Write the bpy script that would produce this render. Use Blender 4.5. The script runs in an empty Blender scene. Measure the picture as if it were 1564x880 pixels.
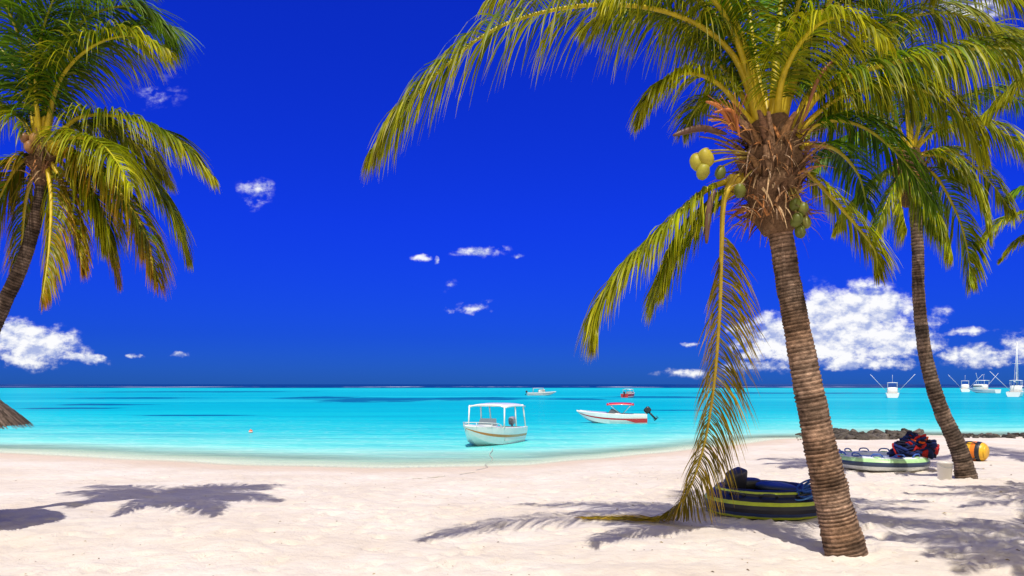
import bpy, math, random
from mathutils import Vector, Matrix, Euler, noise
random.seed(7)
scene=bpy.context.scene
CAMH=2.6
WZ=-0.3
def P(u,v,y):
    # image pixel coordinates projected through the camera + estimated distance -> world metres
    return Vector(((u-782)/1200*y, y, CAMH+(587-v)/1200*y))
def lerp(a,b,t): return a+(b-a)*t
def sstep(a,b,x):
    t=max(0,min(1,(x-a)/(b-a))); return t*t*(3-2*t)
# ------------------------------------------------------------------ node helper
class NT:
    def __init__(s,tree): s.t=tree; s.n=tree.nodes; s.l=tree.links
    def new(s,typ,ins=None,**kw):
        nd=s.n.new(typ)
        for k,v in kw.items(): setattr(nd,k,v)
        if ins:
            for k,v in ins.items():
                if isinstance(v,bpy.types.NodeSocket): s.l.new(v,nd.inputs[k])
                else: nd.inputs[k].default_value=v
        return nd
    def math(s,op,a,b=0.0,c=None,clamp=False):
        d={0:a,1:b}
        if c is not None: d[2]=c
        return s.new('ShaderNodeMath',d,operation=op,use_clamp=clamp).outputs[0]
    def vmath(s,op,a,b=(0,0,0)):
        return s.new('ShaderNodeVectorMath',{0:a,1:b},operation=op)
    def mix(s,f,a,b,bt='MIX'):
        nd=s.n.new('ShaderNodeMix'); nd.data_type='RGBA'; nd.blend_type=bt
        for k,v in ((0,f),(6,a),(7,b)):
            if isinstance(v,bpy.types.NodeSocket): s.l.new(v,nd.inputs[k])
            else: nd.inputs[k].default_value=v if k==0 else ((*v,1) if len(v)==3 else v)
        return nd.outputs[2]
    def mr(s,val,a,b,c=0.0,d=1.0,smooth=False):
        nd=s.new('ShaderNodeMapRange',{'Value':val,'From Min':a,'From Max':b,'To Min':c,'To Max':d})
        if smooth: nd.interpolation_type='SMOOTHSTEP'
        return nd.outputs[0]
    def noise(s,vec,scale,detail=4,rough=0.5):
        return s.new('ShaderNodeTexNoise',{'Vector':vec,'Scale':scale,'Detail':detail,'Roughness':rough}).outputs[0]
    def ramp(s,val,stops):
        nd=s.new('ShaderNodeValToRGB',{0:val}); cr=nd.color_ramp
        while len(cr.elements)<len(stops): cr.elements.new(0.5)
        for e,(p,c) in zip(cr.elements,stops): e.position=p; e.color=(*c,1)
        return nd.outputs[0]
def newmat(name):
    m=bpy.data.materials.new(name); m.use_nodes=True
    m.node_tree.nodes.clear(); t=NT(m.node_tree)
    out=t.new('ShaderNodeOutputMaterial'); return m,t,out
# ------------------------------------------------------------------ mesh builder
class MB:
    def __init__(s): s.v=[];s.f=[];s.m=[];s.c=[]
    def add(s,vs,fs,col=(1,1,1),mat=0,cols=None):
        o=len(s.v); s.v.extend([tuple(x) for x in vs])
        s.f.extend([tuple(i+o for i in f) for f in fs]); s.m.extend([mat]*len(fs))
        if cols: s.c.extend(cols)
        else: s.c.extend([col]*len(vs))
    def tube(s,pts,rad,n=8,col=(1,1,1),mat=0,cols=None,cap=True):
        vs=[];cc=[];k=len(pts); prev=None
        for i,p in enumerate(pts):
            T=(pts[min(i+1,k-1)]-pts[max(i-1,0)]).normalized()
            if prev is None:
                a=Vector((0,0,1)) if abs(T.z)<0.9 else Vector((1,0,0))
                N=(a-T*a.dot(T)).normalized()
            else: N=(prev-T*prev.dot(T)).normalized()
            prev=N; B=T.cross(N)
            r=rad[i] if isinstance(rad,(list,tuple)) else rad
            for j in range(n):
                a=2*math.pi*j/n; vs.append(p+(N*math.cos(a)+B*math.sin(a))*r)
                cc.append(cols[i] if cols else col)
        fs=[(i*n+j,i*n+(j+1)%n,(i+1)*n+(j+1)%n,(i+1)*n+j) for i in range(k-1) for j in range(n)]
        if cap: fs+= [tuple(range(n))[::-1],tuple((k-1)*n+j for j in range(n))]
        s.add(vs,fs,mat=mat,cols=cc)
    def sup(s,c,r,e=1.0,rot=None,col=(1,1,1),mat=0,nu=16,nv=10,lump=0,seed=0):
        # superellipsoid: e<1 boxy, 1 round
        def pw(x): return math.copysign(abs(x)**e,x)
        vs=[]
        R=rot.to_matrix() if rot else Matrix.Identity(3)
        for i in range(nv+1):
            ph=-math.pi/2+math.pi*i/nv
            for j in range(nu):
                th=2*math.pi*j/nu
                p=Vector((r[0]*pw(math.cos(ph))*pw(math.cos(th)),r[1]*pw(math.cos(ph))*pw(math.sin(th)),r[2]*pw(math.sin(ph))))
                if lump:
                    p*=1+lump*noise.noise(p.normalized()*1.7+Vector((seed,seed*2,0)))+lump*.4*noise.noise(p.normalized()*5+Vector((seed,seed*2,0)))
                vs.append(Vector(c)+R@p)
        fs=[(i*nu+j,i*nu+(j+1)%nu,(i+1)*nu+(j+1)%nu,(i+1)*nu+j) for i in range(nv) for j in range(nu)]
        s.add(vs,fs,col,mat)
    def box(s,c,r,rot=None,col=(1,1,1),mat=0):
        R=rot.to_matrix() if rot else Matrix.Identity(3)
        vs=[Vector(c)+R@Vector((x*r[0],y*r[1],z*r[2])) for x in(-1,1) for y in(-1,1) for z in(-1,1)]
        s.add(vs,[(0,1,3,2),(4,6,7,5),(0,4,5,1),(2,3,7,6),(0,2,6,4),(1,5,7,3)],col,mat)
    def build(s,name,mats,parent=None,smooth=True,loc=None,rotz=0):
        me=bpy.data.meshes.new(name); me.from_pydata(s.v,[],s.f)
        for m in mats: me.materials.append(m)
        me.polygons.foreach_set('material_index',s.m)
        me.polygons.foreach_set('use_smooth',[smooth]*len(s.f))
        ca=me.color_attributes.new('Col','FLOAT_COLOR','POINT')
        flat=[]
        for c in s.c: flat.extend((c[0],c[1],c[2],1))
        ca.data.foreach_set('color',flat)
        me.update()
        ob=bpy.data.objects.new(name,me); scene.collection.objects.link(ob)
        if loc is not None: ob.location=loc
        ob.rotation_euler=(0,0,rotz)
        if parent: ob.parent=parent
        return ob
def empty(name,loc=(0,0,0)):
    e=bpy.data.objects.new(name,None); scene.collection.objects.link(e); return e
def resample(pts,n):
    k=len(pts); out=[]
    for i in range(n):
        t=i/(n-1)*(k-1); a=min(int(t),k-2); f=t-a
        p0=pts[max(a-1,0)];p1=pts[a];p2=pts[a+1];p3=pts[min(a+2,k-1)]
        out.append(0.5*((2*p1)+(p2-p0)*f+(2*p0-5*p1+4*p2-p3)*f*f+(3*p1-p0-3*p2+p3)*f**3))
    return out
# ------------------------------------------------------------------ materials
def attr_mat(name,rough=0.5,spec=0.5,nscale=8,namt=0.25,bump=0.2,coat=0,bscale=None):
    m,t,out=newmat(name)
    col=t.new('ShaderNodeAttribute',attribute_name='Col').outputs['Color']
    tc=t.new('ShaderNodeTexCoord').outputs['Object']
    n=t.noise(tc,nscale,5,0.6)
    f=t.mr(n,0.3,0.7,1-namt,1+namt*0.6)
    c=t.vmath('SCALE',col); t.l.new(f,c.inputs['Scale'])
    b=t.new('ShaderNodeBump',{'Height':t.noise(tc,bscale or nscale*3,4,0.6),'Strength':bump,'Distance':0.03}).outputs[0]
    p=t.new('ShaderNodeBsdfPrincipled',{'Base Color':c.outputs[0],'Roughness':rough,'Specular IOR Level':spec,'Normal':b,'Coat Weight':coat})
    t.l.new(p.outputs[0],out.inputs[0]); return m
M_bark=attr_mat('palm_bark',0.9,0.1,14,0.55,0.9,bscale=40)
M_fibre=attr_mat('palm_fibre',0.95,0.1,25,0.5,0.8)
M_nut=attr_mat('coconut_skin',0.45,0.3,6,0.3,0.1)
M_paint=attr_mat('gelcoat_paint',0.25,0.5,3,0.06,0.02,coat=0.3)
M_rubber=attr_mat('inflatable_vinyl',0.4,0.45,5,0.2,0.15)
M_cloth=attr_mat('fabric',0.85,0.2,20,0.3,0.5)
M_rock=attr_mat('basalt_rock',0.9,0.2,5,0.5,1.0)
def leaf_mat():
    m,t,out=newmat('palm_leaf')
    col=t.new('ShaderNodeAttribute',attribute_name='Col').outputs['Color']
    tc=t.new('ShaderNodeTexCoord').outputs['Object']
    n=t.noise(tc,1.3,3,0.6)
    c=t.vmath('SCALE',col); t.l.new(t.mr(n,0.3,0.7,0.65,1.35),c.inputs['Scale'])
    p=t.new('ShaderNodeBsdfPrincipled',{'Base Color':c.outputs[0],'Roughness':0.42,'Specular IOR Level':0.2})
    tr=t.new('ShaderNodeBsdfTranslucent',{'Color':c.outputs[0]})
    mx=t.new('ShaderNodeMixShader',{0:0.38,1:p.outputs[0],2:tr.outputs[0]})
    t.l.new(mx.outputs[0],out.inputs[0]); return m
M_leaf=leaf_mat()
# ------------------------------------------------------------------ terrain
SH=[(-400,60),(-60,46),(-35,38),(-21.4,32.8),(-14.6,30),(-8.9,27.8),(-4.1,27),(.42,27.8),(2.95,30),(6,32.8),(9.6,36.3),(14.6,41.5),(23,44.6),(28.3,43.5),(60,42),(400,60)]
def shore(x):
    if x<=SH[0][0]: return SH[0][1]
    for (a,b),(c,d) in zip(SH,SH[1:]):
        if x<=c:
            t=(x-a)/(c-a); t2=lerp(t,t*t*(3-2*t),0.35); return lerp(b,d,t2)+0.35*noise.noise(Vector((x*.25,0,3)))
    return SH[-1][1]
random.seed(21)
STEPS=[]   # footprint trails
for (x0,y0,a) in [(-7,9,.9),(-2,8.5,1.2),(1.5,9,2.0),(-9,20,.1),(-4,23,0.05),(3,19,.15),(6,13,1.2),(8,17,.4),(-1,14,-.1),(4.5,11,.9),(-6,13,.5),(9,11,1.9),(2,12.5,.3),(-10,17,.0),(5,21,.2),(9,20,.3)]:
    x,y=x0,y0
    for k in range(26):
        a+=random.uniform(-.12,.12); x+=math.cos(a)*.62; y+=math.sin(a)*.62
        sd=.13 if k%2 else -.13
        STEPS.append((x-math.sin(a)*sd,y+math.cos(a)*sd,a))
for k in range(300): STEPS.append((random.uniform(-12,14),random.uniform(8,24),random.uniform(0,6)))
for k in range(260): STEPS.append((random.uniform(3,13),random.uniform(9,24),random.uniform(0,6)))
grid={}
for s_ in STEPS: grid.setdefault((int(s_[0]//1),int(s_[1]//1)),[]).append(s_)
def foot(x,y):
    z=0; gx,gy=int(x//1),int(y//1)
    for i in (-1,0,1):
        for j in (-1,0,1):
            for (fx,fy,a) in grid.get((gx+i,gy+j),()):
                dx,dy=x-fx,y-fy; l=(dx*math.cos(a)+dy*math.sin(a))/.19; w_=(-dx*math.sin(a)+dy*math.cos(a))/.11
                r=l*l+w_*w_
                if r<5: z+= -.055*math.exp(-r*1.6)+.022*math.exp(-(math.sqrt(r)-1.35)**2*6)
    return z
def ground(x,y,fine=True):
    s=shore(x)-y
    if s>0:
        z=WZ-WZ*(sstep(-4,11,s)-sstep(-4,11,0))/(1-sstep(-4,11,0))
        a=min(1,s/4)
        z+=a*0.06*noise.noise(Vector((x*.35,y*.35,0)))
        if fine:
            z+=a*0.045*noise.noise(Vector((x*1.6,y*1.6,5)))
            d=noise.noise(Vector((x*3.3,y*3.3,9)))
            z-=a*0.06*max(0,d-0.15)
    else: z=WZ+max(-1.4,0.05*s)
    return z
def frange(a,b,st):
    o=[];x=a
    while x<b-1e-6: o.append(x); x+=st
    return o
xs=[-400,-200,-120,-80,-60,-45,-35,-28]+frange(-24,-12,.5)+frange(-12,14,.08)+frange(14,32,.4)+[33,36,40,50,60,80,120,200,400]
ys=[-200,-80,-40,-20,-8,0,3]+frange(5,8,.3)+frange(8,20,.08)+frange(20,26,.16)+frange(26,36,.3)+frange(36,50,.6)+[55,60,80,120,300]
mb=MB(); vs=[(x,y,ground(x,y)+(foot(x,y) if -12<x<14 and 8<y<25 else 0)) for y in ys for x in xs]; nx=len(xs)
mb.add(vs,[(j*nx+i,j*nx+i+1,(j+1)*nx+i+1,(j+1)*nx+i) for j in range(len(ys)-1) for i in range(nx-1)])
m,t,out=newmat('coral_sand')
tc=t.new('ShaderNodeTexCoord').outputs['Object']
big=t.noise(tc,0.35,4,0.6); fine=t.noise(tc,60,3,0.7); med=t.noise(tc,3.0,6,0.68)
c=t.mix(t.mr(big,.35,.65),(0.63,0.55,0.465),(0.71,0.645,0.57))
c=t.mix(t.mr(med,.45,.75,0,.45),c,(0.53,0.445,0.35))
sp=t.new('ShaderNodeTexVoronoi',{'Vector':tc,'Scale':11.0}); spm=t.mr(sp.outputs['Distance'],0.02,0.045,1,0)
spm=t.math('MULTIPLY',spm,t.mr(t.noise(tc,1.1,3),.5,.6,0,.5))
c=t.mix(spm,c,(0.36,0.27,0.19))
z=t.new('ShaderNodeSeparateXYZ',{0:tc}).outputs[2]
wet=t.mr(t.math('ADD',z,t.math('MULTIPLY',t.math('SUBTRACT',med,.5),.05)),WZ+.01,WZ+.10,1,0,True)
c=t.mix(t.math('MULTIPLY',wet,.6),c,(0.55,0.42,0.31))
c=t.mix(t.mr(z,WZ-.06,WZ-.01,1,0),c,(0.72,0.70,0.58))
h=t.math('ADD',t.math('MULTIPLY',med,.9),t.math('MULTIPLY',fine,.12))
bp=t.new('ShaderNodeBump',{'Height':h,'Strength':0.9,'Distance':0.09}).outputs[0]
p=t.new('ShaderNodeBsdfPrincipled',{'Base Color':c,'Roughness':0.95,'Specular IOR Level':0.1,'Normal':bp})
t.l.new(p.outputs[0],out.inputs[0])
mb.build('sand_beach',[m])
# ------------------------------------------------------------------ sea
offs=[-1,-.5,0,.5,1,1.5,2,3,4,5,7,9,12,16,20,30,40,60,90,130,200,300,450,700,1000,1500,2500,5000,10000,25000]
wx=[-25000,-9000,-3000,-1000,-400,-150,-80,-60,-45]+frange(-36,36,.6)+[38,45,60,80,150,400,1000,3000,9000,25000]
me=bpy.data.meshes.new('sea'); vv=[];of=[]
for o in offs:
    for x in wx:
        vv.append((x,shore(max(-400,min(400,x)))+o,WZ)); of.append(o)
n_=len(wx)
me.from_pydata(vv,[],[(j*n_+i,j*n_+i+1,(j+1)*n_+i+1,(j+1)*n_+i) for j in range(len(offs)-1) for i in range(n_-1)])
at=me.attributes.new('off','FLOAT','POINT'); at.data.foreach_set('value',of)
sea=bpy.data.objects.new('sea',me); scene.collection.objects.link(sea)
m,t,out=newmat('lagoon_water')
off=t.new('ShaderNodeAttribute',attribute_name='off').outputs['Fac']
tc=t.new('ShaderNodeTexCoord').outputs['Object']
sx=t.new('ShaderNodeSeparateXYZ',{0:tc}); Y=sx.outputs[1]; X=sx.outputs[0]
st=t.vmath('MULTIPLY',tc,(0.25,1,1)).outputs[0]
n1=t.noise(st,0.25,5,0.6)
offn=t.math('ADD',off,t.math('MULTIPLY',t.math('SUBTRACT',n1,.5),t.mr(off,0,8,1.5,9.0)))
near=t.ramp(t.mr(offn,0,60),[(0.0,(0.62,0.74,0.60)),(0.05,(0.42,0.72,0.61)),(0.14,(0.16,0.66,0.60)),(0.30,(0.03,0.56,0.59)),(0.55,(0.004,0.47,0.56)),(1,(0.002,0.38,0.51))])
farc=t.ramp(t.mr(Y,80,700),[(0,(0.002,0.38,0.51)),(0.15,(0.002,0.35,0.50)),(0.4,(0.003,0.39,0.51)),(.75,(0.006,0.43,0.52)),(1,(0.010,0.37,0.48))])
c=t.mix(t.mr(Y,75,120),near,farc)
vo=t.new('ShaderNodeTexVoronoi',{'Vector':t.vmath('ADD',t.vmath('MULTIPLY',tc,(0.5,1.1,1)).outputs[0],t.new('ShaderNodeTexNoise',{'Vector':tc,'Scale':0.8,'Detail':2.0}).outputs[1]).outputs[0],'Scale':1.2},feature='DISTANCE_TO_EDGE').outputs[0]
caustic=t.math('MULTIPLY',t.mr(vo,0.0,0.12,1,0),t.mr(off,2,40,.2,0))
c=t.mix(caustic,c,(0.75,0.9,0.85))  # caustic-like web of light put into the water colour near shore
stn=t.noise(t.vmath('MULTIPLY',tc,(0.03,0.30,1)).outputs[0],1.0,6,0.7)
c=t.mix(t.math('MULTIPLY',t.mr(stn,.46,.68,0,.65),t.mr(off,4,14)),c,(0.003,0.26,0.44))
stn3=t.noise(t.vmath('MULTIPLY',tc,(0.12,0.6,1)).outputs[0],1.0,5,0.65)
c=t.mix(t.math('MULTIPLY',t.mr(stn3,.45,.72,0,.55),t.mr(off,3,12)),c,(0.006,0.40,0.48))
stn2=t.noise(t.vmath('MULTIPLY',tc,(0.004,0.05,1)).outputs[0],1.0,5,0.6)
c=t.mix(t.math('MULTIPLY',t.mr(stn2,.5,.68,0,.6),t.mr(Y,60,120)),c,(0.03,0.55,0.60))
def patch(cx,cy,rx,ry):
    d=t.vmath('LENGTH',t.vmath('MULTIPLY',t.vmath('SUBTRACT',tc,(cx,cy,WZ)).outputs[0],(1/rx,1/ry,0)).outputs[0]).outputs['Value']
    return t.math('SUBTRACT',1.0,d)
pn=t.noise(t.vmath('MULTIPLY',tc,(0.10,0.12,1)).outputs[0],1.0,5,0.7)
pm=None
for q in [(-24,148,17,30),(-8,158,15,24),(-42,170,12,22),(12,152,10,14),(-60,112,10,7),(-80,165,20,14),(-54,95,9,4),(34,180,16,16),(90,260,60,25),(-120,300,60,30),(-30,73,8,2),(18,88,7,2.5)]:
    d=patch(*q); pm=d if pm is None else t.math('MAXIMUM',pm,d)
gm=t.mr(t.math('ADD',pm,t.math('MULTIPLY',t.math('SUBTRACT',pn,.5),2.0)),0.12,0.55,0,.9,True)
c=t.mix(gm,c,(0.002,0.09,0.25))
rn=t.noise(t.vmath('MULTIPLY',tc,(0.006,0.0,0)).outputs[0],1.0,4,0.6)
Yr=t.math('ADD',Y,t.math('MULTIPLY',t.math('SUBTRACT',rn,.5),200))
c=t.mix(t.mr(Yr,560,680),c,(0.002,0.035,0.17))
fo=t.math('MULTIPLY',t.math('MULTIPLY',t.mr(Yr,740,800),t.mr(Yr,960,1150,1,0)),t.mr(t.noise(t.vmath('MULTIPLY',tc,(0.012,0.004,0)).outputs[0],1.0,5,.7),.54,.62,0,.8))
c=t.mix(fo,c,(0.8,0.85,0.9))
fl=t.math('MULTIPLY',t.mr(t.math('ABSOLUTE',t.math('SUBTRACT',offn,0.7)),0,.3,1,0),t.mr(t.noise(tc,6,4),.4,.6))
wv=t.noise(t.vmath('MULTIPLY',tc,(0.8,2.2,1)).outputs[0],1.0,5,0.6)
wv2=t.noise(t.vmath('MULTIPLY',tc,(0.08,0.35,1)).outputs[0],1.0,5,0.6)
hh=t.math('ADD',wv,t.math('MULTIPLY',wv2,3))
bp=t.new('ShaderNodeBump',{'Height':hh,'Strength':0.9,'Distance':0.25}).outputs[0]
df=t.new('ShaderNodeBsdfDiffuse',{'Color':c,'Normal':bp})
gl=t.new('ShaderNodeBsdfGlossy',{'Color':(1,1,1,1),'Roughness':0.12,'Normal':bp})
mx=t.new('ShaderNodeMixShader',{0:0.11,1:df.outputs[0],2:gl.outputs[0]})
tr=t.new('ShaderNodeBsdfTransparent',{0:(0.97,1,0.99,1)})
al=t.math('MAXIMUM',t.mr(offn,-0.2,6,0.0,1.0),t.math('MULTIPLY',fl,.5))
mx2=t.new('ShaderNodeMixShader',{0:al,1:tr.outputs[0],2:mx.outputs[0]})
t.l.new(mx2.outputs[0],out.inputs[0]); me.materials.append(m)
# ------------------------------------------------------------------ palms
def frond(mb,pts,Lmax=1.2,n=90,droop=0.3,col=(.12,.2,.02),tip=(.4,.33,.03),start=.16,r0=.05,w=.03,hint=None,rach=(.62,.44,.02),sides=(1,-1),vee=.25,floor=None,jit=.14,seed=0,tipmix=.6,dens=1.75,stem=True,a0=68,a1=18):
    rnd=random.Random(seed); N0=60; n=int(n*dens)
    c=resample(pts,N0)
    if floor: 
        for p in c: p.z=max(p.z,ground(p.x,p.y)+.03)
    out=(pts[-1]-pts[0]); out.z=0
    out=out.normalized() if out.length>1e-3 else Vector((1,0,0))
    hint=hint or (Vector((0,0,1))-out*.6)
    Ns=[];Ts=[];prev=None
    for i in range(N0):
        T=(c[min(i+1,N0-1)]-c[max(i-1,0)]).normalized()
        a=hint if prev is None else prev
        N=(a-T*a.dot(T)).normalized(); prev=N; Ns.append(N);Ts.append(T)
    if stem:
        rad=[r0*(1.9*math.exp(-i/3)+1.0)*(1-i/N0*.9) for i in range(N0)]
        rc=[tuple(lerp(rach[k],lerp(col[k],tip[k],.35)*1.3,(i/N0)**1.3) for k in range(3)) for i in range(N0)]
        mb.tube(c,rad,7,cols=rc,mat=1)
    SEG=5; GS=[1.5,1.4,1.0,.7,.4,.3]
    for sd in sides:
        for k in range(n):
            t=start+(1-start)*(k+rnd.random()*.9)/n
            q=(t-start)/(1-start)
            if rnd.random()<.05: continue
            x=min(t,0.999)*(N0-1); i=int(x); f=x-i; i2=min(i+1,N0-1)
            p=c[i].lerp(c[i2],f); T=Ts[i].lerp(Ts[i2],f).normalized(); N=Ns[i].lerp(Ns[i2],f); S=T.cross(N).normalized()*sd
            cl=noise.noise(Vector((t*16,seed*1.7,sd*3))) ; cl2=noise.noise(Vector((t*38,seed*2.3,sd*5)))
            al=math.radians(lerp(a0,a1,q**1.2)+rnd.uniform(-6,6)+cl*16)
            L=Lmax*(0.45+0.55*math.sin(math.pi*min(1,q*.85+.12))**.8)*(1-.45*q**4)*rnd.uniform(.8,1.08)
            if q<.06: L*=.6+q*6
            d=(S*math.sin(al)+T*math.cos(al)+N*(vee+rnd.uniform(-jit,jit)+cl2*.2)).normalized()
            tw=rnd.uniform(-.7,.7)
            g=droop*rnd.uniform(.65,1.25)*(1+.6*cl)
            br=rnd.uniform(.45,1.3)*(1+.35*cl2); ye=rnd.random()**2.2*.65
            W=w*rnd.uniform(.75,1.15)
            vs=[];cc=[]
            for s_ in range(SEG+1):
                a=s_/SEG
                wv_=(T-d*T.dot(d)); 
                if wv_.length<.05: wv_=d.cross(N)
                wv_.normalize(); wv_=(wv_*math.cos(tw)+d.cross(wv_)*math.sin(tw))
                ww=W*.5*(0.55+1.2*a if a<.3 else .91*(1-((a-.3)/.7)**1.5)+.02)
                vs+= [p-wv_*ww,p+wv_*ww]
                m_=min(1,(a**1.8)*tipmix+ye+ (q**3)*.25)
                cx=tuple(lerp(col[z_],tip[z_],m_)*br for z_ in range(3)); cc+=[cx,cx]
                st_=L/SEG; p=p+d*st_
                d=(d+Vector((rnd.uniform(-.04,.04),rnd.uniform(-.04,.04),-g*GS[s_]))).normalized()
                if floor and p.z<ground(p.x,p.y,False)+.02:
                    p.z=ground(p.x,p.y,False)+.02+rnd.random()*.03; d.z=max(d.z,0.0)
            mb.add(vs,[(2*s_,2*s_+1,2*s_+3,2*s_+2) for s_ in range(SEG)],cols=cc)
def trunk(mb,pts,rads,ring=.055,n=28,col=(.30,.215,.15),seed=0):
    L=sum((a-b).length for a,b in zip(pts,pts[1:]))
    sub=4; N=int(L/ring*sub)
    c=resample(pts,N); rr=[];cc=[]
    rnd=random.Random(seed); rc=1
    kk=len(rads)
    for i in range(N):
        t=i/(N-1)*(kk-1); a=min(int(t),kk-2); r=lerp(rads[a],rads[a+1],t-a)
        ph=i%sub
        if ph==0: rc=rnd.uniform(.6,1.3); am=rnd.uniform(.4,1.6)
        rr.append(r*(1+[.0,.03,.04,-.02][ph]*am))
        b=[.8,1.1,1.2,1-.55*min(1,am)][ph]*rc; cc.append(tuple(x*b for x in col))
    o=len(mb.v); mb.tube(c,rr,n,cols=cc)
    for i in range(o,len(mb.v)):
        p=Vector(mb.v[i]); j=(i-o)//n; cen=c[min(j,N-1)]
        dd=(p-cen); k_=1+.07*noise.noise(p*4)+.05*noise.noise(p*13)+.03*noise.noise(p*37); mb.v[i]=tuple(cen+dd*k_)
        g=.7+.9*(noise.noise(p*2.3)+.4)+.55*noise.noise(p*9); q=mb.c[i]; g=max(.3,g)
        gr=.5+.5*noise.noise(p*1.6+Vector((9,0,0))); lum=(q[0]+q[1]+q[2])/3
        mb.c[i]=tuple(lerp(x,lum,gr*.45)*g for x in q)
def crown_heart(mb,c,sc,rnd,nb=34,nf=220):
    pts=[c+Vector((0.05,0,-.95))*sc,c+Vector((0.02,0,-.6))*sc,c+Vector((0,0,-.2))*sc,c+Vector((0,0,.2))*sc,c+Vector((0,0,.6))*sc]
    o=len(mb.v); pr=resample(pts,24); R=[]
    for i in range(24):
        t=i/23; R.append(sc*(.17+.2*math.sin(math.pi*min(1,t*.95))))
    mb.tube(pr,R,20,cols=[(.20,.115,.065)]*24)
    for i in range(o,len(mb.v)):
        p=Vector(mb.v[i]); cen=pr[min((i-o)//20,23)]; mb.v[i]=tuple(cen+(p-cen)*(1+.5*noise.noise(p*5/sc)))
    for k in range(nb):
        a=rnd.uniform(0,6.283); h=rnd.uniform(-.7,.25)*sc
        o_=Vector((math.cos(a),math.sin(a),0)); sdir=Vector((-o_.y,o_.x,0))
        base=c+Vector((0,0,h))+o_*sc*.24; L=rnd.uniform(.35,.8)*sc; W=rnd.uniform(.05,.12)*sc
        vs=[];cc=[];lean=rnd.uniform(.25,1.0); bb=rnd.uniform(.6,1.6)
        cl=rnd.choice([(.32,.16,.08),(.40,.24,.14),(.22,.12,.07),(.44,.24,.11)])
        for s_ in range(6):
            a_=s_/5; p=base+Vector((0,0,1))*L*a_*(1-.45*a_*lean)+o_*L*lean*(a_**1.3)
            ww=W*(1-.75*a_)
            vs+=[p-sdir*ww,p+o_*ww*.45,p+sdir*ww,p-o_*ww*.2]; q=tuple(x*bb*(1.1-.3*a_) for x in cl); cc+=[q]*4
        mb.add(vs,[(4*s_+j,4*s_+(j+1)%4,4*s_+4+(j+1)%4,4*s_+4+j) for s_ in range(5) for j in range(4)],cols=cc)
    for k in range(nf):
        a=rnd.uniform(0,6.283); h=rnd.uniform(-.8,.35)*sc
        o_=Vector((math.cos(a),math.sin(a),0)); p=c+Vector((0,0,h))+o_*sc*rnd.uniform(.22,.42)
        d=(o_*rnd.uniform(.1,1.1)+Vector((rnd.uniform(-.4,.4),rnd.uniform(-.4,.4),rnd.uniform(-1,.6)))).normalized()
        sv=d.cross(o_+Vector((.1,.2,.3))).normalized(); W=rnd.uniform(.004,.028)*sc; L=rnd.uniform(.12,.55)*sc
        cl=rnd.choice([(.36,.19,.09),(.5,.33,.18),(.17,.09,.05),(.52,.22,.08),(.45,.3,.2)]); vs=[]
        for s_ in range(4):
            vs+=[p-sv*W*(1-s_/3.3),p+sv*W*(1-s_/3.3)]; p=p+d*L/3; d=(d+Vector((0,0,-.35))).normalized()
        mb.add(vs,[(2*s_,2*s_+1,2*s_+3,2*s_+2) for s_ in range(3)],cl)
def nut(mb,c,r,rnd,col):
    mb.sup(c,(r,r,r*1.3),.95,Euler((rnd.uniform(-.5,.5),rnd.uniform(-.5,.5),rnd.uniform(0,3))),col,lump=.1,seed=rnd.random()*9)
    mb.sup(c+Vector((0,0,r*1.2)),(r*.45,r*.45,r*.2),1,None,(.25,.17,.07),nu=8,nv=6)
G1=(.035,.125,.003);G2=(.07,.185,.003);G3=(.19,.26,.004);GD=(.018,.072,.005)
YT=(.47,.42,.005);BT=(.50,.24,.015);GT=(.18,.30,.005)
def palm(Y0,fr,trunkpts,rads,heart,sc,name='coconut_palm_tree',nf=220,nb=34,ring=.055,col=(.30,.215,.15),seed=1,nutsl=[],hz=0):
    root=empty(name)
    a=MB(); trunk(a,trunkpts,rads,ring,col=col,seed=seed); a.build('trunk',[M_bark],root)
    h=MB(); crown_heart(h,heart,sc,random.Random(seed),nb,nf); h.build('leaf_bases_and_fibre',[M_fibre],root)
    f=MB()
    for i,(pp,dy,kw) in enumerate(fr):
        k=len(pp)
        pts=[P(u,v,Y0+dy*(j/(k-1))**1.2) for j,(u,v) in enumerate(pp)]
        frond(f,pts,seed=seed*100+i,**kw)
    f.build('fronds',[M_leaf,M_nut],root)
    if nutsl:
        m_=MB(); rnd=random.Random(seed)
        for (u,v,y,r,c_) in nutsl:
            pc=P(u,v,y); nut(m_,pc,r,rnd,c_)
            m_.tube(resample([heart+Vector((0,0,.1)),heart.lerp(pc,.6)+Vector((0,0,.15)),pc+Vector((0,0,r))],8),.014,6,(.35,.26,.06))
        m_.build('coconuts',[M_nut],root)
    return root
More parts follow.
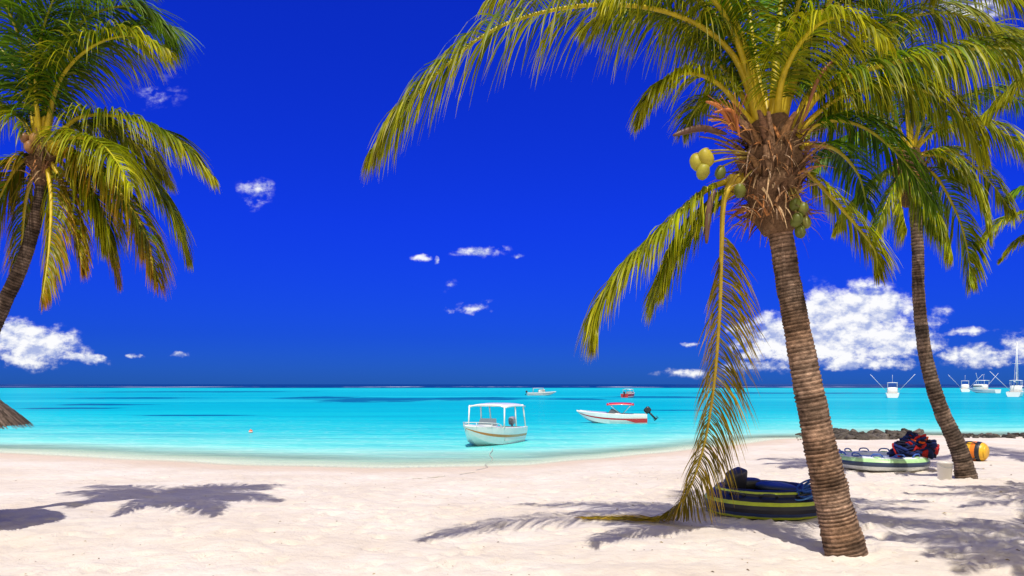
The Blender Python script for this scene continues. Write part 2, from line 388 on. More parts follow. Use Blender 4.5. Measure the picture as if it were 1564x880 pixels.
# --- main palm
Y=12.1
D=dict
fr=[
([(1165,210),(1120,85),(1030,22),(900,8),(765,40),(665,115),(605,185),(575,225)],-1.6,D(Lmax=1.55,n=135,droop=.42,col=G1,tip=YT,r0=.05)),
([(1168,210),(1145,100),(1112,10),(1060,-80),(970,-130),(860,-120)],-.8,D(Lmax=1.5,n=100,droop=.4,col=G2,tip=YT,r0=.085)),
([(1180,210),(1186,90),(1198,-20),(1230,-130)],.8,D(Lmax=1.3,n=90,droop=.3,col=G2,tip=GT,r0=.09,start=.3)),
([(1185,210),(1218,100),(1262,10),(1330,-60),(1430,-80),(1530,-30)],-1,D(Lmax=1.5,n=100,droop=.4,col=G2,tip=YT,r0=.065)),
([(1200,215),(1250,145),(1320,108),(1420,85),(1520,72),(1620,85),(1700,130)],-1.2,D(Lmax=1.5,n=130,droop=.6,col=G2,tip=YT,r0=.065)),
([(1215,215),(1260,185),(1320,195),(1380,245),(1425,310)],.5,D(Lmax=1.1,n=90,droop=.35,col=G1,tip=GT)),
([(1210,245),(1250,280),(1300,335),(1335,380),(1340,410)],.3,D(Lmax=.8,n=80,droop=.3,col=G3,tip=YT,r0=.045)),
([(1140,270),(1080,290),(1020,345),(960,405),(920,465),(910,515)],-1,D(Lmax=1.2,n=120,droop=.4,col=G3,tip=YT,r0=.05)),
([(1145,275),(1090,320),(1045,380),(1012,430),(1000,460)],.9,D(Lmax=1.0,n=95,droop=.35,col=G2,tip=YT,r0=.045)),
([(1140,275),(1095,300),(1055,340),(1025,390),(1015,440)],-.4,D(Lmax=.9,n=85,droop=.4,col=G2,tip=YT,r0=.04)),
([(1150,195),(1100,130),(1045,112),(1000,140),(980,180)],-.5,D(Lmax=.9,n=85,droop=.4,col=G3,tip=YT)),
([(1160,195),(1110,110),(1045,45),(970,15),(900,40)],.8,D(Lmax=1.3,n=90,droop=.45,col=G1,tip=YT)),
([(1185,205),(1195,120),(1235,50),(1290,25),(1350,60)],-2.2,D(Lmax=1.1,n=90,droop=.4,col=G3,tip=YT,r0=.06)),
([(1185,200),(1230,110),(1300,80),(1370,110),(1410,170)],2,D(Lmax=1.3,n=90,droop=.4,col=G1,tip=GT)),
([(1215,225),(1270,225),(1310,265),(1325,320)],1.2,D(Lmax=.9,n=70,droop=.3,col=G1,tip=GT)),
([(1190,200),(1240,60),(1320,-20),(1440,-40),(1570,10)],1,D(Lmax=1.4,n=100,droop=.4,col=G2,tip=YT)),
([(1165,200),(1130,80),(1060,-5),(960,-50),(850,-50),(750,0)],.6,D(Lmax=1.4,n=100,droop=.4,col=G1,tip=YT)),
([(1170,200),(1150,60),(1130,-60),(1090,-160)],1.6,D(Lmax=1.3,n=90,droop=.3,col=G1,tip=GT)),
([(1150,210),(1110,160),(1070,160),(1045,200)],1.0,D(Lmax=.8,n=60,droop=.35,col=G2,tip=YT)),
([(1165,205),(1125,60),(1070,-20),(1000,-40),(930,0)],-1.4,D(Lmax=1.3,n=90,droop=.4,col=G2,tip=YT,r0=.06)),
([(1190,205),(1205,60),(1240,-40),(1300,-90)],-.5,D(Lmax=1.3,n=90,droop=.35,col=G2,tip=YT,r0=.08,start=.3)),
([(1200,210),(1260,110),(1350,40),(1450,20),(1540,60)],.3,D(Lmax=1.3,n=100,droop=.45,col=G1,tip=YT,r0=.05)),
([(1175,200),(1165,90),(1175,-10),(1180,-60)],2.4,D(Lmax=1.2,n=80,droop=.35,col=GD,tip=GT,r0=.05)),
([(1205,215),(1280,150),(1370,130),(1450,160),(1500,230)],-.4,D(Lmax=1.2,n=90,droop=.5,col=G1,tip=YT,r0=.045)),
]
tp=[P(1298,850,12.1),P(1277,785,12.1),P(1257,700,12.1),P(1236,600,12.1),P(1217,500,12.1),P(1203,425,12.1),P(1189,335,12.1),P(1182,270,12.1)]
tp[0].z=-.25
heart=P(1178,250,12.1)
nl=[(1064,248,11.5,.10,(.34,.30,.03)),(1078,242,11.45,.11,(.38,.31,.03)),(1074,262,11.45,.095,(.28,.26,.03)),(1100,264,11.7,.08,(.12,.14,.02)),
(1214,312,11.65,.08,(.12,.14,.02)),(1226,320,11.65,.08,(.14,.15,.02)),(1217,336,11.6,.085,(.11,.13,.02)),(1231,340,11.65,.075,(.16,.16,.03)),(1222,354,11.65,.08,(.10,.12,.02)),(1130,292,11.65,.085,(.12,.13,.02))]
main=palm(Y,fr,tp,[.335,.265,.245,.215,.195,.185,.18,.19],heart,1.15,seed=3,nutsl=nl,col=(.235,.135,.08),nb=64,nf=700)
f=MB()
hp=[(1122,275,12.0),(1106,305,11.9),(1102,380,12.1),(1099,480,12.5),(1089,600,13.1),(1070,700,13.8),(1038,770,14.5),(985,795,14.85),(900,797,14.9)]
hk=dict(droop=.26,col=(.20,.19,.012),tip=(.55,.36,.03),r0=.045,hint=Vector((0.15,-1,.2)),floor=True,jit=.3,rach=(.62,.44,.04),w=.026,dens=2.3,n=135,tipmix=.75)
frond(f,[P(*q) for q in hp],Lmax=1.4,sides=(-1,),seed=77,vee=-.1,start=.22,a0=58,a1=14,**hk)
frond(f,[P(*q) for q in hp],Lmax=.85,sides=(1,),seed=78,vee=.1,start=.26,a0=38,a1=12,stem=False,**hk)
f.build('hanging_frond',[M_leaf,M_nut],main)
s=MB()
def spathe(pts,W,col):
    c=resample(pts,14); s.tube(c,[W*math.sin(math.pi*min(1,(i+.4)/14))**.7+.004 for i in range(14)],8,col)
spathe([P(1110,205,11.7),P(1070,196,11.6),P(1028,207,11.5)],.05,(.12,.06,.04))
spathe([P(1092,290,11.6),P(1082,320,11.6),P(1079,372,11.6)],.05,(.13,.07,.05))
spathe([P(1225,190,11.7),P(1250,120,11.6),P(1275,90,11.6)],.025,(.3,.12,.06))
spathe([P(1120,200,11.6),P(1100,165,11.5),P(1078,155,11.5)],.03,(.5,.17,.04))
spathe([P(1130,210,11.6),P(1118,170,11.5),P(1090,172,11.5)],.025,(.45,.15,.04))
for k in range(40):
    a=P(1125,200,11.6); b=a+Vector((random.uniform(-.5,.1),random.uniform(-.3,.1),random.uniform(-.05,.5)))
    s.tube(resample([a,a.lerp(b,.5)+Vector((0,0,.08)),b],6),.007,4,random.choice([(.5,.22,.05),(.35,.13,.05)]))
s.build('flower_spathes',[M_nut],main)
# --- right palm
def RK(**k): d=dict(Lmax=1.4,n=85,droop=.4,w=.042); d.update(k); return d
fr=[
([(1390,240),(1430,200),(1490,188),(1550,215),(1600,270)],-1,RK(col=G2,tip=YT)),
([(1392,245),(1430,270),(1465,335),(1480,395),(1480,430)],-.8,RK(Lmax=1.2,col=G2,tip=YT,droop=.35)),
([(1388,245),(1350,265),(1305,310),(1280,345)],.5,RK(Lmax=1.1,col=G1,tip=YT)),
([(1385,240),(1340,210),(1285,215),(1245,260)],-1,RK(Lmax=1.3,col=G1,tip=GT)),
([(1388,245),(1400,290),(1440,345),(1455,390)],-2,RK(Lmax=1.1,col=G2,tip=YT)),
([(1388,235),(1350,150),(1290,110),(1225,130)],1,RK(col=G1,tip=GT)),
([(1390,235),(1400,150),(1440,95),(1500,85),(1560,120)],.5,RK(col=G1,tip=YT)),
([(1390,230),(1380,130),(1365,50),(1330,0)],-.8,RK(droop=.3,col=G1,tip=GT)),
([(1392,240),(1450,230),(1510,275),(1545,325)],1,RK(Lmax=1.2,col=G1,tip=YT)),
([(1388,245),(1368,280),(1345,335),(1338,370)],-1,RK(Lmax=1.0,col=G2,tip=YT)),
([(1392,235),(1425,140),(1490,60),(1570,50)],-1,RK(col=G2,tip=YT)),
([(1390,245),(1410,290),(1425,335),(1430,360)],1.5,RK(Lmax=1.0,n=70,col=G1,tip=YT)),
([(1390,245),(1375,300),(1380,335),(1385,350)],-2,RK(Lmax=1.0,n=70,col=G3,tip=YT)),
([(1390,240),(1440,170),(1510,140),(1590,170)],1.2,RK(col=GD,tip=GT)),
([(1392,240),(1440,240),(1490,290),(1510,360)],-1.6,RK(Lmax=1.2,col=G2,tip=YT)),
([(1388,240),(1330,170),(1270,170),(1220,220)],-.2,RK(Lmax=1.2,col=G1,tip=YT)),
]
tp=[P(1479,740,21.4),P(1466,690,21.4),P(1435,620,21.4),P(1413,540,21.4),P(1403,450,21.4),P(1402,385,21.4),P(1396,300,21.4),P(1390,250,21.4)]
tp[0].z=-.25
palm(21.4,fr,tp,[.30,.22,.19,.17,.155,.15,.15,.16],P(1390,262,21.4),1.0,seed=5,ring=.08,col=(.17,.11,.075),nutsl=[(1380,275,21,.13,(.2,.2,.03)),(1372,285,21,.13,(.25,.2,.04)),(1400,285,21,.13,(.2,.2,.04))])
# --- left palm
L_=D(Lmax=1.35,n=95,droop=.38,w=.034)
def LK(**k): d=dict(L_); d.update(k); return d
fr=[
([(62,225),(72,130),(100,50),(150,-10),(220,-20)],.5,LK(col=G1,tip=GT,droop=.3)),
([(68,225),(88,130),(135,75),(195,55),(250,75)],-.8,LK(col=G1,tip=YT)),
([(75,225),(120,180),(190,180),(260,210),(318,265)],-.5,LK(col=G1,tip=YT)),
([(78,225),(130,215),(200,250),(255,315),(282,385)],.5,LK(col=G2,tip=YT)),
([(75,228),(120,235),(180,290),(222,360),(238,425)],-1,LK(col=G2,tip=BT)),
([(72,232),(105,260),(140,320),(165,380),(178,425)],1.2,LK(col=G2,tip=BT,Lmax=1.0)),
([(68,235),(78,300),(75,380),(65,455)],-1.2,LK(col=G3,tip=BT,Lmax=.9)),
([(58,230),(30,180),(-20,160),(-90,190)],0,LK(col=G1,tip=YT)),
([(60,235),(30,250),(0,300),(-20,360)],-.6,LK(col=G2,tip=BT)),
([(60,225),(30,120),(-20,60),(-90,60)],.6,LK(col=G1,tip=GT)),
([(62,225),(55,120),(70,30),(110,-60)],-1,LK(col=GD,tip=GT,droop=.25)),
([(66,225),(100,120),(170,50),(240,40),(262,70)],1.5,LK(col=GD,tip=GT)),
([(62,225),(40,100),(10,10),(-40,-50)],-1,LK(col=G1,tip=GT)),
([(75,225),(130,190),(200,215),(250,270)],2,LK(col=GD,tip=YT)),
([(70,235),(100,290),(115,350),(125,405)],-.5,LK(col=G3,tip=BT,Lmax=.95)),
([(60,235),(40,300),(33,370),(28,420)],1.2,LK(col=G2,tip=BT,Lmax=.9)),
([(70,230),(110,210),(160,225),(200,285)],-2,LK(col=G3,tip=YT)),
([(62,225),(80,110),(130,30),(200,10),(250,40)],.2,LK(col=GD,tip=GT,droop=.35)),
([(74,230),(130,245),(190,310),(210,370)],1,LK(col=G2,tip=BT)),
([(74,230),(115,250),(150,310),(160,360)],-.2,LK(col=G1,tip=YT)),
]
tp=[P(-100,800,15),P(-80,690,15),P(-40,570,15),P(2,472,15),P(35,400,15),P(57,325,15),P(66,265,15),P(66,235,15)]
tp[0].z=-.25
palm(15,fr,tp,[.3,.2,.16,.13,.12,.11,.11,.13],P(64,240,15),.6,seed=9,ring=.06,col=(.11,.07,.05),nutsl=[(45,225,14.7,.09,(.25,.12,.04)),(38,212,14.7,.08,(.22,.1,.04)),(52,212,14.6,.08,(.3,.15,.04))])
# --- palm beyond the right side, and two to the right of the viewer
fr=[
([(1640,350),(1590,322),(1535,335),(1500,370)],-.5,D(Lmax=1.0,n=70,droop=.3,col=G2,tip=YT,w=.05)),
([(1640,355),(1600,350),(1560,365),(1530,395)],.8,D(Lmax=.8,n=70,droop=.3,col=G3,tip=YT,w=.05)),
([(1640,345),(1610,290),(1570,285),(1540,300)],0,D(Lmax=.9,n=70,droop=.35,col=G1,tip=GT,w=.05)),
([(1640,345),(1660,260),(1710,230),(1780,260)],0,D(Lmax=1.2,n=70,col=G1,tip=GT,w=.05)),
([(1640,345),(1700,330),(1770,350),(1800,420)],-1,D(Lmax=1.2,n=70,col=G1,tip=GT,w=.05)),
([(1640,350),(1650,400),(1660,470)],-2,D(Lmax=1.2,n=70,col=G2,tip=GT,w=.05)),
([(1640,345),(1640,250),(1620,200)],2.5,D(Lmax=1.2,n=70,col=G2,tip=GT,w=.05)),
]
tp=[P(1720,712,25),P(1690,600,25),P(1660,480,25),P(1640,360,25)]; tp[0].z=-.25
palm(25,fr,tp,[.28,.2,.17,.16],P(1640,365,25),.8,seed=11,ring=.1)
def free_palm(C,base,seed,Ls=(3.0,4.0),cut=None):
    root=empty('coconut_palm_tree'); f=MB(); rnd=random.Random(seed)
    for k in range(16):
        a=k/16*6.283+rnd.uniform(-.15,.15); L=rnd.uniform(*Ls)
        if cut and cut[0]<a<cut[1]: L*=.75
        o_=Vector((math.cos(a),math.sin(a),0)); up=rnd.uniform(-.1,1.1)
        frond(f,[C,C+o_*L*.35+Vector((0,0,.4+.5*up)),C+o_*L*.7+Vector((0,0,.2+.5*up)),C+o_*L+Vector((0,0,-.9+.5*up))],Lmax=1.0,n=75,droop=.35,col=G1,tip=YT,w=.045,seed=900+k,dens=1.2)
    f.build('fronds',[M_leaf,M_nut],root)
    a=MB(); trunk(a,[base,base.lerp(C,.3)+Vector((.3,0,0)),base.lerp(C,.65)+Vector((.2,0,0)),C],[.33,.24,.2,.18],.08); a.build('trunk',[M_bark],root)
    h=MB(); crown_heart(h,C,.8,rnd); h.build('leaf_bases_and_fibre',[M_fibre],root)
free_palm(Vector((8.1,8.2,8.8)),Vector((9.6,8.0,-.2)),4,cut=(2.3,4.0))
free_palm(Vector((12.6,13.2,8.6)),Vector((14,13.0,-.2)),5,Ls=(3.4,4.2))
# ------------------------------------------------------------------ boats
WHITE=(.80,.80,.78);RED=(.55,.02,.02);BLK=(.02,.02,.025);NAVY=(.02,.04,.12)
def hull(mb,L,B,H,bottom=WHITE,side=WHITE,stripe=RED,top=WHITE,floor=.18,deck=.55,inner=(.7,.7,.68)):
    N=22; R=[]
    for i in range(N+1):
        s_=i/N; x=-L/2+L*s_
        hb=B/2*(1-max(0,(s_-.35)/.65)**2.3)*(.9+.1*min(1,s_/.3))+.004
        hz=H*(1+.35*s_**2); kz=-.25+(hz+.2)*(s_**5)*.8
        fl=.06*L*s_**3
        def pt(wf,hf,k=1): return (x+fl*hf,hb*wf,kz+(hz-kz)*hf)
        sec=[(x,0,kz),pt(.80,.22),pt(.92,.55),pt(.955,.68),pt(.97,.76),pt(1,1),(x+fl,max(hb-.06,0),hz+.03)]
        if s_<deck: sec+=[(x+fl,max(hb-.09,0),floor),(x+fl,0,floor)]
        else: sec+=[(x+fl,max(hb-.2,0)*.8,hz+.07),(x+fl,0,hz+.1)]
        R.append(sec)
    cols=[bottom,side,stripe,side,side,top,inner,inner]
    for k in range(8):
        for sg in (1,-1):
            vs=[];
            for sec in R:
                for q in (sec[k],sec[k+1]): vs.append((q[0],q[1]*sg,q[2]))
            mb.add(vs,[(2*i,2*i+1,2*i+3,2*i+2) for i in range(N)],cols[k])
    s0=R[0]; poly=[(q[0]-.002,q[1],q[2]) for q in s0[:6]]+[(q[0]-.002,-q[1],q[2]) for q in s0[5:0:-1]]
    mb.add(poly,[tuple(range(len(poly)))],side)
    poly=[(q[0]+.03,q[1],q[2]) for q in s0[:6]]+[(q[0]+.03,-q[1],q[2]) for q in s0[5:0:-1]]
    mb.add(poly,[tuple(range(len(poly)))],side)
    return R
def canopy(mb,x0,x1,hw,z,col,th=.05,drop=.12):
    n=8;vs=[]
    for i in range(n+1):
        x=lerp(x0,x1,i/n); ex=-.05*(2*i/n-1)**2
        for j in range(n+1):
            y=lerp(-hw,hw,j/n); vs.append((x,y,z+ex-drop*(y/hw)**4))
    k=len(vs); vs+=[(a,b,c_-th) for a,b,c_ in vs]; m_=n+1
    fs=[(i*m_+j,i*m_+j+1,(i+1)*m_+j+1,(i+1)*m_+j) for i in range(n) for j in range(n)]
    fs+=[tuple(q+k for q in f_)[::-1] for f_ in fs]
    for i in range(n):
        fs+=[(i*m_,(i+1)*m_,(i+1)*m_+k,i*m_+k),(i*m_+n,i*m_+n+k,(i+1)*m_+n+k,(i+1)*m_+n),(i,i+k,i+1+k,i+1),(n*m_+i,n*m_+i+1,n*m_+i+1+k,n*m_+i+k)]
    mb.add(vs,fs,col)
def pole(mb,a,b,r=.02,col=(.6,.6,.6)): mb.tube([Vector(a),Vector(b)],r,6,col)
def outboard(mb,x,z,col=BLK,tilt=0.0,s=1.0):
    e=Euler((0,tilt,0)); R=e.to_matrix()
    o=Vector((x,0,z))
    mb.sup(o+R@Vector((-.12,0,.28))*s,(.26*s,.17*s,.24*s),.6,e,col)
    mb.box(o+R@Vector((-.1,0,-.2))*s,(.07*s,.05*s,.38*s),e,col)
    mb.box(o+R@Vector((-.14,0,-.5))*s,(.2*s,.1*s,.015*s),e,col)
    mb.sup(o+R@Vector((-.12,0,-.62))*s,(.18*s,.05*s,.06*s),1,e,col)
    for k in range(3):
        mb.sup(o+R@Vector((-.32,.07*math.cos(k*2.1),-.62+.07*math.sin(k*2.1)))*s,(.015*s,.07*s,.05*s),1,e,col,nu=8,nv=6)
# centre boat with white bimini, bow to the beach
b=MB(); hull(b,5.0,2.1,.74,stripe=(.62,.20,.03),bottom=(.74,.76,.74))
canopy(b,-2.1,.45,.98,1.98,(.82,.82,.8),.06)
for x_ in (-2.2,-1.0,.5):
    for sy in (-1,1): pole(b,(x_,.95*sy,.75),(x_*.85 ,.93*sy,1.88),.035,(.8,.8,.78))
for x_ in (-1.87,-.85,.42): pole(b,(x_,-.93,1.86),(x_,.93,1.86),.03,(.8,.8,.78))
b.sup((.1,0,.6),(.3,.35,.45),.35,None,WHITE); b.sup((-.7,0,.42),(.25,.6,.22),.35,None,(.7,.68,.62)); b.sup((-2.0,0,.45),(.2,.8,.22),.35,None,(.72,.7,.66))
b.sup((1.0,0,.86),(.5,.45,.12),.5,None,WHITE)
b.add([(.40,-.5,.95),(.40,.5,.95),(.25,.42,1.25),(.25,-.42,1.25)],[(0,1,2,3)],(.12,.16,.2))
for sy in(-1,1):
    q=resample([Vector((.6,.9*sy,.85)),Vector((.9,.88*sy,1.02)),Vector((1.8,.6*sy,1.12)),Vector((2.65,0,1.16))],12); b.tube(q,.018,6,(.7,.7,.7))
    for i in (3,6,9): pole(b,q[i],(q[i].x,q[i].y,.85),.015,(.7,.7,.7))
outboard(b,-2.6,.75,(.3,.3,.32),.15,.9)
b.build('motorboat',[M_paint],loc=((749-782)/1200*38.0,38.2,WZ),rotz=math.radians(247))
# red & white speedboat
b=MB(); hull(b,4.9,1.9,.66,side=WHITE,stripe=RED,bottom=(.74,.72,.7),inner=(.6,.6,.58))
b.add([(-2.46,.9,.1),(-2.46,.97,.4),(-.6,1.0,.36),(-1.6,.93,.08)],[(0,1,2,3)],RED)
canopy(b,-1.5,.5,.8,1.55,RED,.05)
for x0,x1 in ((-.6,-1.4),(-.6,.4)):
    for sy in (-1,1): pole(b,(x0,.8*sy,.62),(x1,.76*sy,1.5),.014,(.6,.6,.6))
b.sup((-.2,0,.55),(.35,.6,.28),.4,None,(.75,.75,.73)); b.sup((-1.2,0,.45),(.25,.65,.25),.4,None,(.12,.12,.13))
b.add([(.45,-.75,.72),(.45,.75,.72),(.15,.62,1.08),(.15,-.62,1.08)],[(0,1,2,3)],(.06,.08,.1))
for sy in (-1,1): b.add([(.45,.75*sy,.72),(.15,.62*sy,1.08),(-.5,.8*sy,.78)],[(0,1,2)],(.06,.08,.1))
outboard(b,-2.6,.7,BLK,.75,1.0)
b.build('speedboat',[M_paint],loc=((937-782)/1200*58.5,58.5,WZ),rotz=math.radians(172))
def smallboat(name,L,B,H,stripe,side,loc,rz,cab=None,ht=0,canc=None):
    b=MB(); hull(b,L,B,H,stripe=stripe,side=side,bottom=side)
    if cab: b.sup((cab[0],0,H+cab[2]*.5),(cab[1],B*.35,cab[2]*.6),.4,None,WHITE); b.sup((cab[0]+cab[1]*.15,0,H+cab[2]*.6),(cab[1]*.9,B*.357,cab[2]*.22),.4,None,BLK)
    if canc:
        canopy(b,-L*.3,L*.1,B*.42,ht,canc)
        for x_ in (-L*.28,L*.08):
            for sy in (-1,1): pole(b,(x_,B*.4*sy,H),(x_,B*.4*sy,ht-.1),.04,(.5,.5,.5))
    outboard(b,-L/2-.1,H,BLK,.3)
    return b.build(name,[M_paint],loc=loc,rotz=rz)
smallboat('fishing_skiff',7.2,2.0,.7,NAVY,(.6,.62,.6),((826-782)/1200*205,205,WZ),math.radians(5),(0.2,.9,.8),2.0,canc=(.35,.4,.45))
smallboat('speedboat',5.5,2.0,.8,RED,(.5,.03,.03),((961-782)/1200*172,172,WZ),math.radians(60),(0.4,.8,.5),1.9,canc=WHITE)
def sportfisher(u,y,s,rz,mast=0):
    b=MB(); hull(b,9,3.2,1.1,stripe=(.1,.2,.35),side=WHITE,bottom=(.6,.62,.62),floor=.5,deck=.45)
    b.sup((.9,0,1.85),(1.9,1.3,.85),.4,None,WHITE); b.sup((1.0,0,2.05),(1.93,1.32,.3),.4,None,BLK)
    canopy(b,-1.2,1.8,1.2,3.9,WHITE,.1)
    for x_ in(-1,1.5):
        for sy in(-1,1): pole(b,(x_,1.1*sy,2.5),(x_,1.1*sy,3.85),.05,(.8,.8,.8))
    for sy in(-1,1): pole(b,(.2,1.4*sy,1.6),(-1.2,5.2*sy,6.0),.045,(.8,.8,.8))
    for k in (-.6,.6): b.sup((-3.9,k,.8),(.3,.3,.3),.5,None,(.5,.5,.5))
    pole(b,(0,0,3.9),(-.2,0,5.8),.03,(.8,.8,.8))
    if mast:
        pole(b,(1.2,0,2),(1.2,0,mast),.12,(.75,.75,.75)); pole(b,(1.2,0,3.4),(-3.6,0,3.5),.1,(.8,.8,.8))
        pole(b,(1.2,0,mast),(4.6,0,1.4),.04,(.6,.6,.6)); pole(b,(1.2,0,mast),(-4.2,0,1.2),.04,(.6,.6,.6)); pole(b,(1.2,-.9,mast*.6),(1.2,.9,mast*.6),.05,(.7,.7,.7))
    ob=b.build('sailing_yacht' if mast else 'sport_fishing_boat',[M_paint],loc=((u-782)/1200*y,y,WZ),rotz=rz); ob.scale=(s,s,s); return ob
sportfisher(1363,172,.85,math.radians(65))
sportfisher(1474,300,1.1,math.radians(62))
sportfisher(1502,262,1.1,math.radians(115))
sportfisher(1552,185,1.0,math.radians(50),13)
for k,(u,v) in enumerate([(383,661)]):
    y=3480/(v-587); b=MB(); 
    b.sup((0,0,.06),(.12,.12,.12),1,None,(.8,.12,.02)); b.tube([Vector((0,0,.1)),Vector((0,0,.22))],.03,8,(.6,.1,.02))
    b.tube([Vector((.12*math.cos(a*.5),.12*math.sin(a*.5),.06)) for a in range(14)],.02,6,(.8,.8,.8))
    b.build('mooring_buoy',[M_paint],loc=((u-782)/1200*y,y,WZ))
b=MB(); q=[(752,684,35.2),(748,697,None),(735,712,None),(705,722,None),(672,729,None),(632,733,None)]
pts=[]
for u,v,y in q:
    if y: pts.append(P(u,v,y)); continue
    y=3300/(v-587); x=(u-782)/1200*y; pts.append(Vector((x,y,max(WZ,ground(x,y))+.02)))
pts=resample(pts,60)
for i,p in enumerate(pts): 
    p.x+=.10*math.sin(i*.7)*min(1,i/10); 
    if i>10: p.z=max(WZ,ground(p.x,p.y))+(.008 if i%13>3 else -.03)
b.tube(pts,.013,6,(.50,.47,.42)); b.build('mooring_rope',[M_cloth])
# ------------------------------------------------------------------ beach gear
def ring(mb,c,R,r,cols,nu=56,nv=20,sq=1.0,tilt=None):
    T=tilt.to_matrix() if tilt else Matrix.Identity(3)
    for k in range(nv):
        vs=[]
        for i in range(nu):
            a=2*math.pi*i/nu
            for kk in (k,k+1):
                ph=2*math.pi*kk/nv; pin=1-.03*(i%4==0)
                vs.append(Vector(c)+T@Vector(((R+r*pin*math.cos(ph))*math.cos(a),(R+r*pin*math.cos(ph))*math.sin(a),r*sq*pin*math.sin(ph))))
        mb.add(vs,[(2*i,2*((i+1)%nu),2*((i+1)%nu)+1,2*i+1) for i in range(nu)],cols(k))
YEL=(.46,.55,.03);BK=(.014,.014,.02)
b=MB()
ring(b,(0,0,.22),.95,.25,lambda k: YEL if k in (1,17) else (NAVY if k==18 else BK),sq=.95)
ring(b,(0,0,.40),.86,.16,lambda k:YEL if k in(2,) else BK)
b.sup((0,0,.2),(.8,.8,.08),.5,None,BK)
b.sup((-.58,.1,.60),(.24,.13,.28),.25,Euler((.25,-.2,.5)),(.03,.03,.035)); b.sup((-.2,.5,.50),(.4,.22,.14),.5,Euler((.1,0,-.3)),(.03,.03,.03))
b.sup((.25,-.1,.52),(.45,.35,.07),.6,Euler((.1,.05,.3)),(.02,.035,.07),lump=.2)
for a in (-2.6,-2.0,-1.3,-.6,0,.8):
    c_=Vector((math.cos(a),math.sin(a),0)); t_=Vector((-c_.y,c_.x,0))
    pp=[c_*1.0-t_*.16+Vector((0,0,.45)),c_*1.12-t_*.09+Vector((0,0,.5)),c_*1.12+t_*.09+Vector((0,0,.5)),c_*1.0+t_*.16+Vector((0,0,.45))]
    b.tube(resample(pp,10),.022,6,(.03,.03,.03))
ob=b.build('towable_tube',[M_rubber],loc=(5.12,15.95,.0),rotz=.2)
b=MB(); rnd=random.Random(2)
for k in range(12):
    pts=[]; R0=rnd.uniform(.10,.24); ph=rnd.random()*6; ox,oy=rnd.uniform(-.15,.15),rnd.uniform(-.08,.05)
    for i in range(26):
        a=i/25*6.283*1.1+ph; pts.append(Vector((ox+R0*math.cos(a),oy+R0*.6*math.sin(a)-.1,.015*k+R0*.5*math.sin(a+1))))
    b.tube(pts,.018,6,(.03,.09,.34) if k%3 else (.08,.2,.45))
b.build('rope_coil',[M_cloth],loc=(5.72,15.12,.52))
b=MB(); pts=resample([Vector((6.05,15.4,.5)),Vector((6.25,15.1,.45)),Vector((6.28,14.9,.2)),Vector((6.2,14.75,.03)),Vector((6.1,14.6,.03)),Vector((6.22,14.45,.02))],20)
b.tube(pts,.02,6,(.02,.03,.05)); b.build('tow_rope',[M_cloth])
b=MB(); LG=(.40,.66,.30); WT=(.66,.70,.70)
def cc2(k): return LG if k in (1,2) else ((.03,.05,.1) if k in (0,19) else WT)
ring(b,(0,0,.22),1.12,.25,cc2,nu=64,sq=.85)
b.sup((0,0,.25),(1.1,1.1,.10),.6,None,(.55,.62,.62),nu=32)
for k in range(12):
    a=k/12*6.283; c_=Vector((math.cos(a),math.sin(a),0)); t_=Vector((-c_.y,c_.x,0))
    b.tube(resample([c_*1.15-t_*.16+Vector((0,0,.42)),c_*1.2-t_*.1+Vector((0,0,.51)),c_*1.2+t_*.1+Vector((0,0,.51)),c_*1.15+t_*.16+Vector((0,0,.42))],9),.022,6,(.03,.10,.42))
    b.sup(c_*1.15+Vector((0,0,.425)),(.12,.12,.02),1,None,(.05,.1,.3) if k%2 else LG,nu=10,nv=6)
b.build('inflatable_raft',[M_rubber],loc=(11.45,24.4,.0))
b=MB(); rnd=random.Random(6)
jc=[(.012,.02,.09),(.015,.03,.14),(.65,.09,.01),(.45,.02,.02),(.012,.012,.03),(.012,.02,.09),(.015,.03,.14),(.01,.012,.04)]
for k in range(34):
    a=rnd.random()*6.28; rr=rnd.random()**.6; zz=(1-rr)*.52*rnd.uniform(.5,1)
    e=Euler((rnd.uniform(-.9,.9),rnd.uniform(-.9,.9),rnd.uniform(0,6)))
    c_=Vector((rr*.62*math.cos(a),rr*.4*math.sin(a),zz+.12)); col=rnd.choice(jc); R=e.to_matrix()
    for sx_ in (-1,1):
        b.sup(c_+R@Vector((sx_*.11,0,.03)),(.1,.25,.045),.6,e,col,nu=12,nv=8,lump=.2,seed=k)
    b.sup(c_+R@Vector((0,0,-.05)),(.21,.26,.04),.6,e,tuple(x*.8 for x in rnd.choice(jc)),nu=12,nv=8,lump=.2,seed=k+.5)
    for yy in (-.08,.08): b.box(c_+R@Vector((0,yy,.08)),(.2,.014,.006),e,(.02,.02,.02))
b.build('life_jacket_pile',[M_cloth],loc=(12.35,24.0,.42))
b=MB()
def wheel(k): return [(.8,.20,.01),(.02,.02,.03),(.75,.42,.02)][k%3]
for k in range(18):
    x0=-.42+.84*k/18; x1=-.42+.84*(k+1)/18
    r0=.34*(1-abs(x0/.46)**4)**.5; r1=.34*(1-abs(x1/.46)**4)**.5
    b.tube([Vector((x0,0,0)),Vector((x1,0,0))],[r0,r1],20,wheel(k//3),cap=(k in(0,17)))
for a in (0.6,2.2,3.8): b.tube(resample([Vector((-.2,.33*math.cos(a),.33*math.sin(a))),Vector((0,.42*math.cos(a),.42*math.sin(a))),Vector((.2,.33*math.cos(a),.33*math.sin(a)))],8),.02,6,(.02,.02,.02))
p=P(1487,692,26.5); b.build('towable_tube',[M_rubber],loc=(p.x,26.5,.34),rotz=-.9)
b=MB(); N=28
prof=[(.0,.01),(.155,.01),(.165,.02),(.19,.46),(.205,.47),(.205,.51),(.195,.51),(.185,.50),(.16,.06),(.0,.05)]
